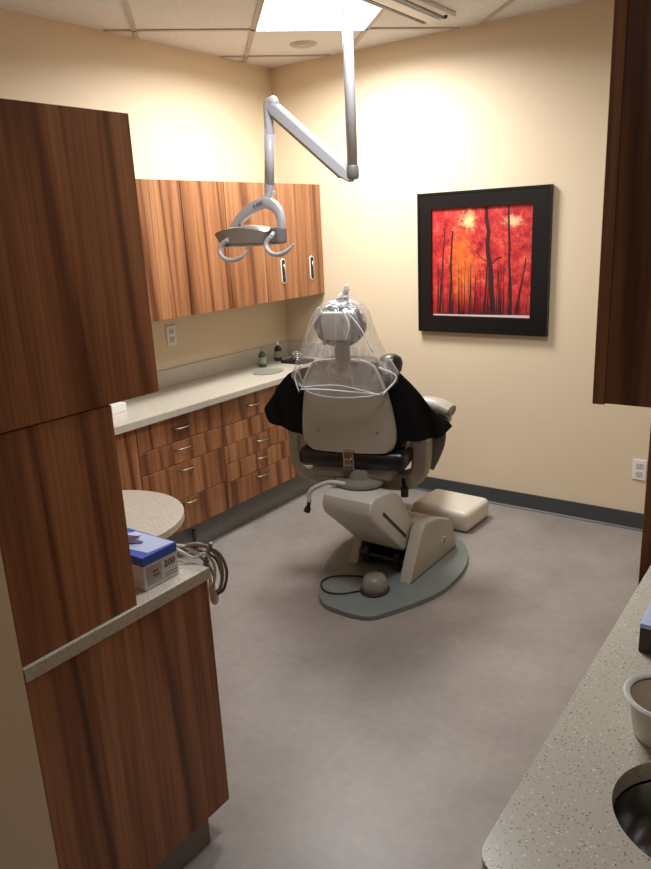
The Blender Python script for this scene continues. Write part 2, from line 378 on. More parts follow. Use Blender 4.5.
# ------------------------------------------------------------------ left wall cabinets
UX, UT, UB = .353, 1.995, 1.294
def bevbox(x0, x1, y0, y1, z0, z1, bev=.0015): return box(BM(), x0, x1, y0, y1, z0, z1, bev, 1)
gaps = [-.003, -.284, -.60, -.92, -1.252, -1.575, -1.90]
ulab = ['wooden wall cabinet beside the back wall, with two oval black finger pulls', 'middle wooden wall cabinet with plain doors behind the surgical lamp', 'leftmost wooden wall cabinet, partly hidden behind the tall near cabinet']
for k in range(3):
    y1, ym, y0 = gaps[2*k], gaps[2*k+1], gaps[2*k+2]
    t = thing('wall_cabinet', (0.001, (y0+y1)/2, UB), ulab[k], 'cabinet', 'wooden wall cabinets')
    b1 = box(BM(), .002, UX-.021, y0+.0005, y1-.0005, UB+.012, UT)
    obj('cabinet_body', b1, M['edge_wood'], t)
    for a, b_ in ((y0, ym), (ym, y1)):
        d = obj('door', bevbox(UX-.02, UX, a+.0018, b_-.0018, UB, UT), M['wood'], t)
        if k == 0:
            yc = -.439 if a < -.3 else -.139
            h = BM(); ring = [(UX+.0005, yc+.021*math.cos(u)*1.0, 1.472+(.056 if math.sin(u) >= 0 else -.056)+.021*math.sin(u)) for u in [2*PI*i/32 for i in range(32)]]
            prism(h, ring, (.006, 0, 0), .001)
            hp = obj('finger_pull', h, M['white_plastic'], d)
            h = BM(); ring = [(UX+.0066, yc+.016*math.cos(u), 1.472+(.055 if math.sin(u) >= 0 else -.055)+.016*math.sin(u)) for u in [2*PI*i/32 for i in range(32)]]
            prism(h, ring, (.0012, 0, 0)); obj('pull_recess', h, M['black'], d)
            h = BM(); tube(h, [(UX+.008, yc+.004, 1.515), (UX+.010, yc+.005, 1.47), (UX+.008, yc+.004, 1.43)], .0035, 8); obj('pull_grip', h, M['chrome'], d)
    obj('light_rail', box(BM(), UX-.045, UX-.021, y0+.001, y1-.001, UB, UB+.012), M['shadow_gap'], t)

# ------------------------------------------------------------------ left base cabinets
CX_ = .471
def handle(d, x, y, z, L_=.10):
    h = BM(); pts = spline([(x, y-L_/2, z), (x+.012, y-L_/2+.004, z), (x+.026, y-L_*.3, z), (x+.030, y, z), (x+.026, y+L_*.3, z), (x+.012, y+L_/2-.004, z), (x, y+L_/2, z)], 4)
    tube(h, pts, .0048, 8); return obj('handle', h, M['pull'], d)
def base_cab(y0, y1, label, fronts, name='base_cabinet', filler=False):
    t = thing(name, (.2, (y0+y1)/2, 0), label, 'cabinet', 'wooden base cabinets')
    obj('cabinet_body', box(BM(), .002, CX_-.021, y0+.0005, y1-.0005, .16, .815), M['shadow_gap'], t)
    obj('toe_kick', box(BM(), .05, .411, y0+.0005, y1-.0005, 0, .16, .001, 1), M['kick'], t)
    for z0, z1, hz, yc in fronts:
        d = obj('drawer' if yc is not None else 'panel', bevbox(CX_-.02, CX_, y0+.002, y1-.002, z0+.002, z1-.002), M['wood'], t)
        if hz: handle(d, CX_, yc, hz)
base_cab(-1.216, -.625, 'wooden drawer cabinet nearer the back wall, with close-set drawers', [(.665, .815, .741, -.95), (.55, .665, None, -.9), (.44, .55, .509, -.893), (.325, .44, .402, -.9), (.17, .325, .290, -.91)])
base_cab(-1.823, -1.216, 'wooden drawer cabinet left of the close-set drawers, partly behind the round worktop', [(.672, .815, .745, -1.531), (.55, .672, .632, -1.531), (.345, .55, .513, -1.519), (.17, .345, .325, -1.51)])
base_cab(-.625, -.004, 'wooden base cabinet in the room corner, mostly hidden behind the dental chair', [(.17, .815, None, None)])
base_cab(-2.02, -1.823, 'narrow wooden filler cabinet at the near end of the left counter', [(.17, .815, None, None)])
# worktop with backsplash, rounded near corner
wt = thing('worktop', (.25, -1, CT), 'long speckled cream worktop along the left wall', 'worktop')
pts = [(.001, -.001), (.501, -.001)]
for i in range(9):
    a = i/8*PI/2; pts.append((.461+.04*math.cos(a), -1.995-.04*math.sin(a)))
pts.append((.001, -2.035))
obj('top', prism(BM(), [(x, y, CT-.036) for x, y in pts], (0, 0, .036), .004), M['counter'], wt)
obj('backsplash', box(BM(), .001, .02, -2.03, -.021, CT, .955, .002), M['counter'], wt)
obj('side_splash', box(BM(), .001, .49, -.020, -.001, CT, .955, .002), M['counter'], wt)
# oval steel sink flush in worktop
s = lathe(BM(), [(0, .0006), (.086, .0006), (.088, .004), (.078, .005), (.070, .0025), (.03, .002), (0, .002)], 36, (.30, -.585, CT), 1.25)
solo('worktop_lid', s, M['lid'], 'oval grey lid set in the far end of the left worktop', 'lid', base=(.30, -.585, CT), auto=50)

# ------------------------------------------------------------------ things on the left worktop
def bottle(x, y, h, r, m_, label, capm, grp=None):
    t = thing('bottle', (x, y, CT), label, 'bottle')
    b_ = lathe(BM(), [(0, .001), (r*.92, .001), (r, .006), (r, h*.55), (r*.85, h*.66), (r*.36, h*.74), (r*.34, h*.80), (0, h*.80)], 24, (x, y, CT))
    obj('bottle_body', b_, m_, t, auto=50)
    c = lathe(BM(), [(r*.42, h*.79), (r*.42, h*.90), (r*.2, h*.91), (r*.18, h), (0, h)], 20, (x, y, CT)); obj('bottle_cap', c, capm, t, auto=50)
    lb = lathe(BM(), [(r*1.01, h*.18), (r*1.02, h*.19), (r*1.02, h*.48), (r*1.01, h*.49)], 24, (x, y, CT)); obj('bottle_label', lb, M['cable_grey'], t)
    return t
bottle(.15, -.46, .135, .026, M['green'], 'green bottle with thin nozzle standing on the far end of left worktop', M['cable_grey'])
bottle(.10, -.235, .14, .027, M['amber'], 'dark bottle with pale cap in the far corner of the worktop', M['white_plastic'])
tp = thing('soap_tray', (.27, -.24, CT), 'small dark tray with wire stand between the bottles and chair', 'tray')
obj('tray', box(BM(), .18, .36, -.31, -.17, CT+.0005, CT+.018, .004), M['black'], tp)
wr = BM()
for i in range(4):
    z = CT+.024+.014*i; tube(wr, [(.27+.035*math.cos(u), -.24+.035*math.sin(u), z) for u in [2*PI*k/20 for k in range(21)]], .003, 6, caps=False)
for u in (0, PI/2, PI, 3*PI/2): tube(wr, [(.27+.035*math.cos(u), -.24+.035*math.sin(u), CT+.017), (.27+.035*math.cos(u), -.24+.035*math.sin(u), CT+.070)], .003, 6)
obj('wire_stand', wr, M['chrome'], tp)
solo('card_box', box(BM(), .22, .275, -1.80, -1.705, CT+.0005, CT+.045, .003), M['white_plastic'], 'small white box on the near end of left worktop', 'box', base=(.29, -1.757, CT+.0005))
# a slim dark pipe by the toe kick
pp = BM(); tube(pp, [(.432, -1.475, .001), (.432, -1.475, .13)], .010, 10)
solo('door_stop_pipe', pp, M['boxbrown'], 'short dark pipe in front of the grey toe kick', 'pipe', base=(.432, -1.475, .001))
# outlets
def outlet(name, c, nx, ny, label):
    t = thing(name, c, label, 'outlet'); c = Vector(c); n_ = Vector((nx, ny, 0)); s_ = Vector((-ny, nx, 0))
    rot = Matrix((s_, n_, Vector((0, 0, 1)))).transposed().to_4x4(); xf = Matrix.Translation(c) @ rot
    obj('plate', box(BM(), -.036, .036, .0005, .007, -.058, .058, .002), M['white_plastic'], t, xf)
    for z in (-.024, .024):
        b_ = box(BM(), -.018, .018, .007, .0095, z-.016, z+.016, .002); r0 = obj('receptacle', b_, M['cream_plastic'], t, xf)
        q = BM()
        for x in (-.007, .007): box(q, x-.0012, x+.0012, .0095, .0102, z-.002, z+.009)
        box(q, -.002, .002, .0095, .0102, z-.011, z-.007)
        obj('socket_slots', q, M['black'], r0, xf)
outlet('wall_outlet', (0, -1.10, 1.147), 1, 0, 'white wall outlet below the wooden wall cabinets')
outlet('wall_outlet', (2.437, 0, .355), 0, -1, 'white wall outlet low on the back wall beside the dark cabinet')

# ------------------------------------------------------------------ framed picture
pt = thing('framed_picture', (1.49, 0, 1.07), 'black framed picture of a red autumn forest on the back wall', 'picture')
X0, X1, Z0, Z1 = 1.088, 1.900, 1.072, 1.889
x0, x1, z0, z1 = 1.178, 1.799, 1.168, 1.797
fb = BM()
for a in ((X0, X1, z1, Z1), (X0, X1, Z0, z0), (X0, x0, z0, z1), (x1, X1, z0, z1)): box(fb, a[0], a[1], -.032, -.002, a[2], a[3])
for a in ((X0, X0+.012, Z0, Z1), (X1-.012, X1, Z0, Z1), (X0+.012, X1-.012, Z1-.012, Z1), (X0+.012, X1-.012, Z0, Z0+.012)): box(fb, a[0], a[1], -.036, -.032, a[2], a[3])
obj('frame', fb, M['frame'], pt)
cb = BM(); box(cb, x0, x1, -.018, -.004, z0, z1)
random.seed(3)
def trunk(pts, w0, w1, y):
    L_ = []; R_ = []
    for i, (x, z) in enumerate(pts):
        wv = w0+(w1-w0)*i/(len(pts)-1); L_.append((x0+x-wv/2, y, z0+z)); R_.append((x0+x+wv/2, y, z0+z))
    vs = [cb.verts.new(p) for p in L_+R_[::-1]]; f = cb.faces.new(vs); f.material_index = 1
W, Hh = x1-x0, z1-z0
def wob(xb, xt, zb, zt, n=7, a=.004): return [(xb+(xt-xb)*i/n+random.uniform(-a, a)*(0 < i < n), zb+(zt-zb)*i/n) for i in range(n+1)]
trunk(wob(.395, .345, .02, Hh-.002, 9, .008), .034, .020, -.0186)
trunk(wob(.335, .36, .02, .33, 6), .016, .007, -.0188)
trunk(wob(.50, .478, .02, Hh-.002, 8, .003), .018, .011, -.0186)
trunk(wob(.53, .585, .02, .34, 6), .014, .006, -.0186)
trunk(wob(.115, .135, .02, .50, 7), .018, .009, -.0186)
trunk(wob(.05, .085, .02, .52, 7), .012, .005, -.0186)
def branch(pts, w_):
    up_ = [(x0+x, -.0191, z0+z+w_/2) for x, z in pts]; dn = [(x0+x, -.0191, z0+z-w_/2) for x, z in pts]
    for i in range(len(pts)-1):
        f = cb.faces.new([cb.verts.new(q) for q in (dn[i], dn[i+1], up_[i+1], up_[i])]); f.material_index = 1
branch([(.28, .385), (.315, .345), (.365, .315)], .006); branch([(.375, .30), (.41, .335), (.44, .345)], .007); branch([(.36, .42), (.33, .46), (.32, .50)], .005)
trunk(wob(.245, .25, .02, .30, 5), .009, .004, -.0186); trunk(wob(.43, .425, .02, .26, 5), .010, .005, -.0186); trunk(wob(.28, .285, .02, .24, 5), .010, .005, -.0186)
for i in range(44):
    x = random.uniform(.03, W-.02); h = random.uniform(.12, .34); trunk(wob(x, x+random.uniform(-.01, .01), .015, h, 4, .002), random.uniform(.003, .007), .0015, -.0187)
vs = [cb.verts.new(p) for p in ((x0+.005, -.0192, z0+.003), (x1-.004, -.0192, z0+.003), (x1-.004, -.0192, z0+.018), (x0+.2, -.0192, z0+.012), (x0+.005, -.0192, z0+.010))]
f = cb.faces.new(vs); f.material_index = 2
obj('canvas', cb, [M['canvas'], M['trunk'], M['mat_edge']], pt)

# ------------------------------------------------------------------ near left unit (12 o'clock cabinet)
XE = 1.952; YW = -3.383
nu = thing('overhead_cabinet', (1.43, -3.2, 1.372), 'tall dark wooden cabinet box at the upper left, nearest the camera', 'cabinet')
obj('side_panel', box(BM(), XE-.02, XE, YW+.001, -2.927, 1.361, 1.981, .001, 1), M['wood'], nu)
obj('cabinet_body', box(BM(), .93, XE-.0205, YW+.001, -2.948, 1.362, 1.980), M['edge_wood'], nu)
for a, b_ in ((.93, 1.43), (1.432, XE-.0215)): obj('door', box(BM(), a, b_, -2.9475, -2.928, 1.362, 1.980, .001, 1), M['wood'], nu)
mu_ = thing('hutch_cabinet', (1.43, -3.2, CT), 'dark wooden cabinet section standing on the near counter under the overhead box', 'cabinet')
obj('side_panel', box(BM(), XE-.024, XE-.004, YW+.001, -3.068, CT+.0005, 1.358, .001, 1), M['wood'], mu_)
obj('cabinet_body', box(BM(), .93, XE-.0245, YW+.001, -3.09, CT+.0005, 1.358), M['edge_wood'], mu_)
for a, b_ in ((.93, 1.43), (1.432, XE-.026)): obj('door', box(BM(), a, b_, -3.0895, -3.069, CT+.003, 1.356, .001, 1), M['wood'], mu_)
bu = thing('side_cabinet', (1.43, -3.1, 0), 'dark wooden base cabinet at the lower left with a grey toe kick', 'cabinet')
prof = [(YW+.001, .0), (-2.912, .0), (-2.912, .095), (-2.832, .095), (-2.832, CT-.037), (YW+.001, CT-.037)]
sp = prism(BM(), [(XE-.02, y, z) for y, z in ((YW+.001, .095), (-2.832, .095), (-2.832, CT-.037), (YW+.001, CT-.037))], (.02, 0, 0), .001, 1)
# end panel runs to the floor behind the toe space
obj('side_panel', sp, M['wood'], bu)
obj('cabinet_body', box(BM(), .93, XE-.0205, YW+.001, -2.855, .095, CT-.037), M['edge_wood'], bu)
for i in range(2):
    xa, xb = .93+.5*i, 1.428+.502*i
    d = obj('door', box(BM(), xa+.001, xb, -2.8545, -2.834, .10, CT-.04, .001, 1), M['wood'], bu)
    h = BM(); tube(h, spline([(xa+.2, -2.834, .74), (xa+.21, -2.808, .74), (xa+.25, -2.804, .74), (xa+.29, -2.808, .74), (xa+.30, -2.834, .74)], 4), .005, 8); obj('handle', h, M['chrome'], d)
obj('toe_kick', box(BM(), .93, XE-.012, YW+.001, -2.912, 0, .0945), M['kick'], bu)
wt2 = thing('counter_with_round_end', (1.43, -3.1, CT), 'speckled counter with a round extension under the glove box', 'worktop')
ct = BM(); prism(ct, [(.93, YW+.001, CT-.035), (XE+.004, YW+.001, CT-.035), (XE+.004, -2.825, CT-.035), (.93, -2.825, CT-.035)], (0, 0, .035), .003)
obj('top', ct, M['counter'], wt2)
rp = [(1.12, -2.8255), (1.668, -2.8255), (1.670, -2.76)]
for i in range(1, 24): a = PI*i/24; rp.append((1.395+.275*math.cos(a), -2.76+.275*math.sin(a)))
rp.append((1.12, -2.76))
obj('round_extension', prism(BM(), [(x, y, CT-.022) for x, y in rp], (0, 0, .022), .004), M['counter'], wt2)

# glove box
gb = thing('glove_box', (1.80, -2.955, CT+.001), 'blue and white glove box marked 200 on the near left counter', 'box')
gx0, gx1, gy0, gy1, gz0, gz1 = 1.672, 1.915, -3.012, -2.896, CT+.001, CT+.092
obj('carton', box(BM(), gx0, gx1, gy0, gy1, gz0, gz1, .0015, 1), M['boxwhite'], gb)
p = BM(); box(p, gx0-.0005, gx1+.0008, gy0-.0006, gy1+.0006, gz1-.024, gz1+.0008, .001, 1); obj('blue_band', p, M['boxblue'], gb)
p = BM(); prism(p, [(gx0+.11, gy0+.015, gz1+.001), (gx1-.012, gy0+.03, gz1+.001), (gx1-.004, gy1-.004, gz1+.001), (gx0+.09, gy1-.006, gz1+.001)], (0, 0, .0006)); obj('pale_print_highlight', p, M['boxlilac'], gb)  # pale print on the top, its colour lightened to include the glossy highlights
p = lathe(BM(), [(0, 0), (.052, 0), (.052, .0008), (0, .0008)], 32, (gx0+.105, (gy0+gy1)/2, gz1+.0012), .5); obj('opening', p, M['boxdark'], gb)
g = BM()
random.seed(5)
rings = []
for j in range(9):
    t = j/8; r_ = .040*(1-t)**.5+.002; rings.append([g.verts.new((gx0+.120+.02*t+r_*(1+.35*math.sin(3*u+j))*math.cos(u), (gy0+gy1)/2+.010*math.sin(4*t)+.55*r_*(1+.3*math.cos(2*u+j))*math.sin(u), gz1+.0025+.022*t)) for u in [2*PI*k/18 for k in range(18)]])
for a, b_ in zip(rings, rings[1:]):
    for k in range(18): g.faces.new((a[k], a[(k+1) % 18], b_[(k+1) % 18], b_[k]))
g.faces.new(rings[-1]); g.faces.new(rings[0][::-1]); obj('glove_tuft', g, M['tissue'], gb, smooth=True)
def text(name, body, size, m_, parent, xf, ext=.0004, align='CENTER'):
    cu = bpy.data.curves.new(name, 'FONT'); cu.body = body; cu.size = size; cu.extrude = ext; cu.align_x = align; cu.align_y = 'CENTER'; cu.resolution_u = 3
    tmp = bpy.data.objects.new('tmp', cu); COL.objects.link(tmp); dg = bpy.context.evaluated_depsgraph_get(); me = bpy.data.meshes.new_from_object(tmp.evaluated_get(dg))
    bpy.data.objects.remove(tmp); b_ = BM(); b_.from_mesh(me); bpy.data.meshes.remove(me)
    return obj(name, b_, m_, parent, xf)
# text facing +x: local x -> +y, local y -> +z
TX = Matrix(((0, 0, 1, 0), (1, 0, 0, 0), (0, 1, 0, 0), (0, 0, 0, 1)))
text('quantity_print', '200', .026, M['boxdark'], gb, Matrix.Translation((gx1+.0010, -2.925, gz0+.047)) @ TX)
q = BM(); random.seed(11)
for i in range(8):
    z = gz0+.012+.0065*i; ya = gy0+.008
    while ya < -2.955:
        l = random.uniform(.004, .012); box(q, gx1, gx1+.0008, ya, min(ya+l, -2.952), z, z+.0022); ya += l+.002
box(q, gx1, gx1+.0008, -2.945, -2.902, gz0+.012, gz0+.014); box(q, gx1, gx1+.0008, -2.945, -2.902, gz0+.020, gz0+.022)
obj('small_print', q, M['chair_trim'], gb)
q = BM(); box(q, gx1, gx1+.0008, gy0+.03, gy0+.05, gz0+.030, gz0+.034); box(q, gx1, gx1+.0008, gy0+.03, gy0+.045, gz0+.042, gz0+.046); obj('red_print', q, M['red'], gb)

# bundle of hoses hanging over the corner of the counter
hb = thing('hose_bundle', (1.90, -2.84, CT), 'tangled bundle of grey and cream dental hoses hanging off the counter corner', 'hoses')
random.seed(21)
hz = [('cable_grey', [(1.75, -2.86, .862), (1.81, -2.83, .868), (1.85, -2.81, .885), (1.895, -2.80, .897), (1.945, -2.79, .880), (1.968, -2.79, .835), (1.955, -2.79, .775), (1.935, -2.795, .76)], .0052),
      ('cable_white', [(1.78, -2.85, .870), (1.84, -2.83, .892), (1.885, -2.82, .885), (1.915, -2.80, .850), (1.925, -2.795, .79)], .005),
      ('cable_brown', [(1.84, -2.84, .880), (1.90, -2.81, .900), (1.955, -2.79, .885), (1.980, -2.785, .835), (1.965, -2.785, .775), (1.940, -2.79, .75)], .0045),
      ('cable_grey', [(1.79, -2.83, .864), (1.85, -2.83, .872), (1.895, -2.81, .868), (1.925, -2.80, .845), (1.938, -2.79, .80)], .0048),
      ('cable_white', [(1.80, -2.86, .880), (1.86, -2.85, .893), (1.90, -2.83, .870), (1.93, -2.81, .880), (1.95, -2.80, .84), (1.94, -2.80, .78)], .0042),
      ('cable_brown', [(1.77, -2.84, .872), (1.85, -2.82, .880), (1.91, -2.80, .878), (1.95, -2.79, .858), (1.962, -2.785, .80)], .004)]
for mn, pts, rr_ in hz:
    obj('hose', tube(BM(), spline(pts, 7), rr_, 8), M[mn], hb)
obj('handpiece', tube(BM(), [(1.925, -2.805, .862), (1.932, -2.803, .88), (1.942, -2.80, .905), (1.945, -2.80, .912)], [.005, .007, .0065, .004], 12), M['lampdark'], hb)
obj('connector', tube(BM(), [(1.930, -2.795, .79), (1.930, -2.795, .765), (1.933, -2.795, .735), (1.934, -2.795, .722)], [.010, .013, .013, .007], 14), M['cable_white'], hb)
obj('connector', tube(BM(), [(1.915, -2.80, .83), (1.92, -2.80, .85), (1.925, -2.80, .86)], [.008, .009, .006], 12), M['chair_trim'], hb)

# ------------------------------------------------------------------ right side: counter with sink, overhead and tall cabinets
rc_ = thing('sink_counter', (3.2, -2.75, CT), 'speckled counter with a round sink hole at the right edge', 'worktop')
outl = [(3.559, -2.203), (2.948, -2.203)]
for i in range(9): a = i/8*PI/2; outl.append((2.986-.038*math.cos(a), -3.275-.045*math.sin(a)))
outl.append((3.559, -3.32))
sx, sy, sr = 3.195, -3.065, .1205
hb2 = BM(); n_h = 48
def ring_fill(z, flip):
    ov = [hb2.verts.new((x, y, z)) for x, y in outl]; hv = [hb2.verts.new((sx+sr*math.cos(2*PI*k/n_h), sy+sr*math.sin(2*PI*k/n_h), z)) for k in range(n_h)]
    es = [hb2.edges.new((ov[i], ov[(i+1) % len(ov)])) for i in range(len(ov))]+[hb2.edges.new((hv[i], hv[(i+1) % n_h])) for i in range(n_h)]
    bmesh.ops.triangle_fill(hb2, edges=es, use_beauty=True); return ov, hv
o1, h1 = ring_fill(CT, 0); o2, h2 = ring_fill(CT-.035, 1)
for A_, B_ in ((o1, o2), (h1, h2)):
    for i in range(len(A_)): hb2.faces.new((A_[i], A_[(i+1) % len(A_)], B_[(i+1) % len(A_)], B_[i]))
for f in [f for f in hb2.faces if abs(f.normal.z) > .5 or f.normal.length < .1]:
    c = f.calc_center_median()
    if (c.x-sx)**2+(c.y-sy)**2 < (sr*.9)**2 : hb2.faces.remove(f)
obj('top', hb2, M['counter'], rc_)
obj('sink_bowl', lathe(BM(), [(.122, -.036), (.132, -.036), (.132, -.038), (.120, -.040), (.116, -.10), (.10, -.155), (.05, -.17), (.022, -.173), (0, -.173)], 48, (sx, sy, CT)), M['steel'], rc_, auto=60)
obj('drain', lathe(BM(), [(0, -.1695), (.018, -.1695), (.024, -.171)], 24, (sx, sy, CT)), M['chrome'], rc_)
sb = thing('sink_base_cabinet', (3.25, -2.75, 0), 'dark wooden cabinet under the right counter', 'cabinet')
sbb = BM(); box(sbb, 2.99, 3.0, -3.305, -2.205, .10, CT-.037); box(sbb, 3.0, 3.558, -3.305, -3.29, .10, CT-.037); box(sbb, 3.0, 3.558, -2.22, -2.205, .10, CT-.037); box(sbb, 3.0, 3.558, -3.29, -2.22, .10, .115)
obj('cabinet_body', sbb, M['edge_wood'], sb)
for i in range(2): obj('door', box(BM(), 2.968, 2.9895, -3.303+i*.55, -2.757+i*.55, .10, CT-.04, .001, 1), M['wood'], sb)
obj('toe_kick', box(BM(), 3.03, 3.05, -3.30, -2.21, 0, .0995), M['kick'], sb)
tc_ = thing('tall_cabinet', (3.24, -1.9, 0), 'tall dark wooden cabinet at the right edge beyond the sink counter', 'cabinet')
obj('cabinet_body', box(BM(), 2.934, 3.558, -2.199, -1.6, .0, 1.39), M['wood'], tc_)
obj('door', box(BM(), 2.914, 2.9335, -2.199, -1.602, .08, 1.388, .001, 1), M['wood'], tc_)
ov = thing('wall_cabinet', (3.24, -2.5, 1.40), 'dark wooden overhead cabinet at the upper right corner', 'cabinet')
obj('cabinet_body', box(BM(), 2.954, 3.558, -2.79, -2.2, 1.401, 2.20), M['wood'], ov)
obj('door', box(BM(), 2.932, 2.953, -2.790, -2.2, 1.398, 2.20, .001, 1), M['wood'], ov)

g2 = thing('tissue_box', (3.06, -2.60, CT+.001), 'box with pale blue top and dark side on the right counter', 'box')
obj('carton', box(BM(), 3.015, 3.14, -2.66, -2.42, CT+.001, CT+.055, .002), M['boxbrown'], g2)
obj('lid_print', box(BM(), 3.0145, 3.1405, -2.6605, -2.4195, CT+.0555, CT+.066, .002), M['boxlilac'], g2)
dc = thing('plastic_cup', (3.113, -2.902, CT), 'white tapered plastic cup with a wide rim beside the sink', 'cup')
cc = (3.113, -2.902, CT)
obj('cup_body', lathe(BM(), [(0, .0005), (.046, .0005), (.049, .004), (.060, .072), (.057, .072), (.046, .008), (0, .008)], 40, cc), M['cream_plastic'], dc, auto=50)
obj('rim', lathe(BM(), [(.0575, .070), (.061, .070), (.067, .074), (.069, .078), (.066, .081), (.060, .079), (.0575, .076)], 40, cc), M['white_plastic'], dc, auto=60)

# ------------------------------------------------------------------ dental chair
dch = thing('dental_chair', (1.50, -1.20, 0), 'beige dental chair seen from behind with black upholstery', 'dental chair')
# chair frame: r to the right, f forward, z up; heading turned 16 degrees left of the base
XF = Matrix.Translation((1.42, -1.35, 0)) @ Matrix(((.961, -.276, 0, 0), (.276, .961, 0, 0), (0, 0, 1, 0), (0, 0, 0, 1)))
# base plate
pl = [(1.255, -1.41), (1.38, -1.60), (1.47, -1.645), (1.67, -1.64), (1.735, -1.55), (1.858, -1.27), (1.855, -1.02), (1.81, -.84), (1.70, -.66), (1.50, -.60), (1.28, -.64), (1.16, -.80), (1.12, -.99), (1.17, -1.22)]
pl = chaikin([(x, y, 0) for x, y in pl], 1); pl = chaikin([p_ for p_ in pl], 1)
obj('base_plate', prism(BM(), [(p.x, p.y, .001) for p in pl], (0, 0, .024), .005), mat('base_plate_teal_grey', (112, 120, 118), .45), dch, auto=40)
def yz(bm, x0_, x1_, prof, bev, seg=3): return prism(bm, [(x0_, y, z) for y, z in prof], (x1_-x0_, 0, 0), bev, seg)
# side housings and front cover
hs = [(-1.262, .026), (-1.135, .262), (-1.10, .290), (-.98, .275), (-.83, .215), (-.80, .190), (-.745, .026)]
rh = obj('base_housing', yz(BM(), 1.625, 1.695, hs, .012), M['chair'], dch, auto=40)
obj('base_housing', yz(BM(), 1.285, 1.345, [(-1.20, .026), (-1.12, .20), (-1.08, .25), (-.98, .27), (-.83, .215), (-.80, .19), (-.745, .026)], .012), M['chair'], dch, auto=40)
obj('front_cover', yz(BM(), 1.347, 1.623, [(-1.12, .255), (-1.10, .285), (-.98, .272), (-.83, .212), (-.80, .188), (-.745, .026), (-.80, .026), (-.86, .15), (-1.02, .20)], .006), M['chair'], dch, auto=40)
em = lathe(BM(), [(0, 0), (.019, 0), (.019, .0012), (0, .0012)], 28); RX = Matrix(((0, 0, 1, 0), (1, 0, 0, 0), (0, 1, 0, 0), (0, 0, 0, 1)))
e1 = obj('emblem', em, M['white_plastic'], rh, Matrix.Translation((1.695, -.905, .125)) @ RX)
e = BM(); tube(e, [(1.6968, -.905+.013*math.cos(u), .125+.013*math.sin(u)) for u in [2*PI*k/20 for k in range(21)]], .0016, 6, caps=False); box(e, 1.6960, 1.6975, -.908, -.902, .107, .137)
obj('emblem_mark', e, M['red'], e1)
# mechanism
mc = BM(); box(mc, 1.35, 1.62, -1.10, -.90, .026, .11, .006); tube(mc, [(1.346, -1.17, .085), (1.624, -1.17, .085)], .016, 14); tube(mc, [(1.346, -1.12, .14), (1.624, -1.12, .14)], .022, 14)
tube(mc, [(1.46, -1.16, .06), (1.47, -1.02, .12)], .02, 12); box(mc, 1.38, 1.41, -1.19, -1.0, .04, .13, .004); box(mc, 1.56, 1.59, -1.19, -1.0, .04, .13, .004)
obj('lift_mechanism', mc, M['black'], dch, auto=40)
# lift arm
la = [(-1.475, .415), (-1.49, .455), (-1.478, .505), (-1.435, .525), (-1.30, .515), (-1.20, .45), (-1.075, .24), (-1.11, .165), (-1.19, .160)]
obj('lift_arm', yz(BM(), 1.345, 1.62, la, .014), M['chair_light'], dch, auto=40)
sl = BM(); prism(sl, [(1.6202, -1.385, .42), (1.6202, -1.375, .432), (1.6202, -1.165, .235), (1.6202, -1.175, .222)], (.0016, 0, 0)); obj('slot', sl, M['black'], dch)
# swivel disc and hook lever
cxs, cys = 1.395, -1.17
c0 = (1.445, -1.30, 0)
obj('swivel_disc', lathe(BM(), [(0, .526), (.115, .526), (.12, .533), (.118, .545), (.06, .555), (.05, .60), (0, .60)], 40, c0), M['chair_trim'], dch, auto=40)
lv = BM(); tube(lv, spline([(1.43, -1.40, .545), (1.36, -1.425, .552), (1.30, -1.45, .53), (1.265, -1.47, .50), (1.262, -1.475, .45)], 6), .011, 10); obj('release_lever', lv, M['chair_light'], dch)
lk = BM(); tube(lk, [(1.262, -1.475, .455), (1.255, -1.478, .415)], .010, 10); tube(lk, [(1.256, -1.478, .42), (1.248, -1.482, .40)], .016, 10); obj('lever_grip', lk, M['black'], dch)
kb = BM(); tube(kb, [(1.635, -1.20, .50), (1.635, -1.20, .455)], .019, 14); tube(kb, [(1.60, -1.15, .52), (1.635, -1.20, .48)], .010, 8); obj('knob', kb, M['black'], dch, auto=40)
# yoke (arm support)
yk = BM(); ypath = spline([(-.345, .2, .71), (-.345, .2, .62), (-.325, .2, .545), (-.26, .2, .505), (-.14, .2, .492), (0, .2, .488), (.14, .2, .492), (.24, .2, .500), (.295, .2, .545), (.308, .2, .62), (.308, .2, .71)], 5)
nn = len(ypath); ht = [.028+.014*min(1, i/(nn*.4)) for i in range(nn)]
ribbon(yk, ypath, .045, ht, (0, 1, 0)); obj('arm_yoke', yk, M['chair'], dch, XF, auto=35)
for s_, xx in ((-1, -.345), (1, .308)):
    ww_ = .033 if s_ < 0 else .045
    obj('yoke_post', box(BM(), xx-ww_, xx+ww_, .152, .248, .70, .80, .010), M['chair'], dch, XF)
# seat
st = BM(); box(st, -.268, .275, .0, .52, .60, .695, .035, 4); obj('seat', st, M['vinyl'], dch, XF, auto=50)
obj('seat_base', box(BM(), -.20, .20, .02, .50, .545, .61, .012), M['chair_trim'], dch, XF)
lg = BM(); prof = [(.48, .655), (.60, .66), (.95, .50), (1.06, .42), (1.05, .36), (.92, .40), (.60, .57), (.48, .57)]
prism(lg, [(-.22, f, z) for f, z in prof], (.44, 0, 0), .022, 3); obj('leg_rest', lg, M['vinyl'], dch, XF, auto=50)
# backrest bracket
bk_ = BM(); box(bk_, -.028, .028, -.012, .05, .60, .70, .006); box(bk_, -.02, .02, -.03, -.010, .63, .665, .006); obj('backrest_bracket', bk_, M['steel'], dch, XF)
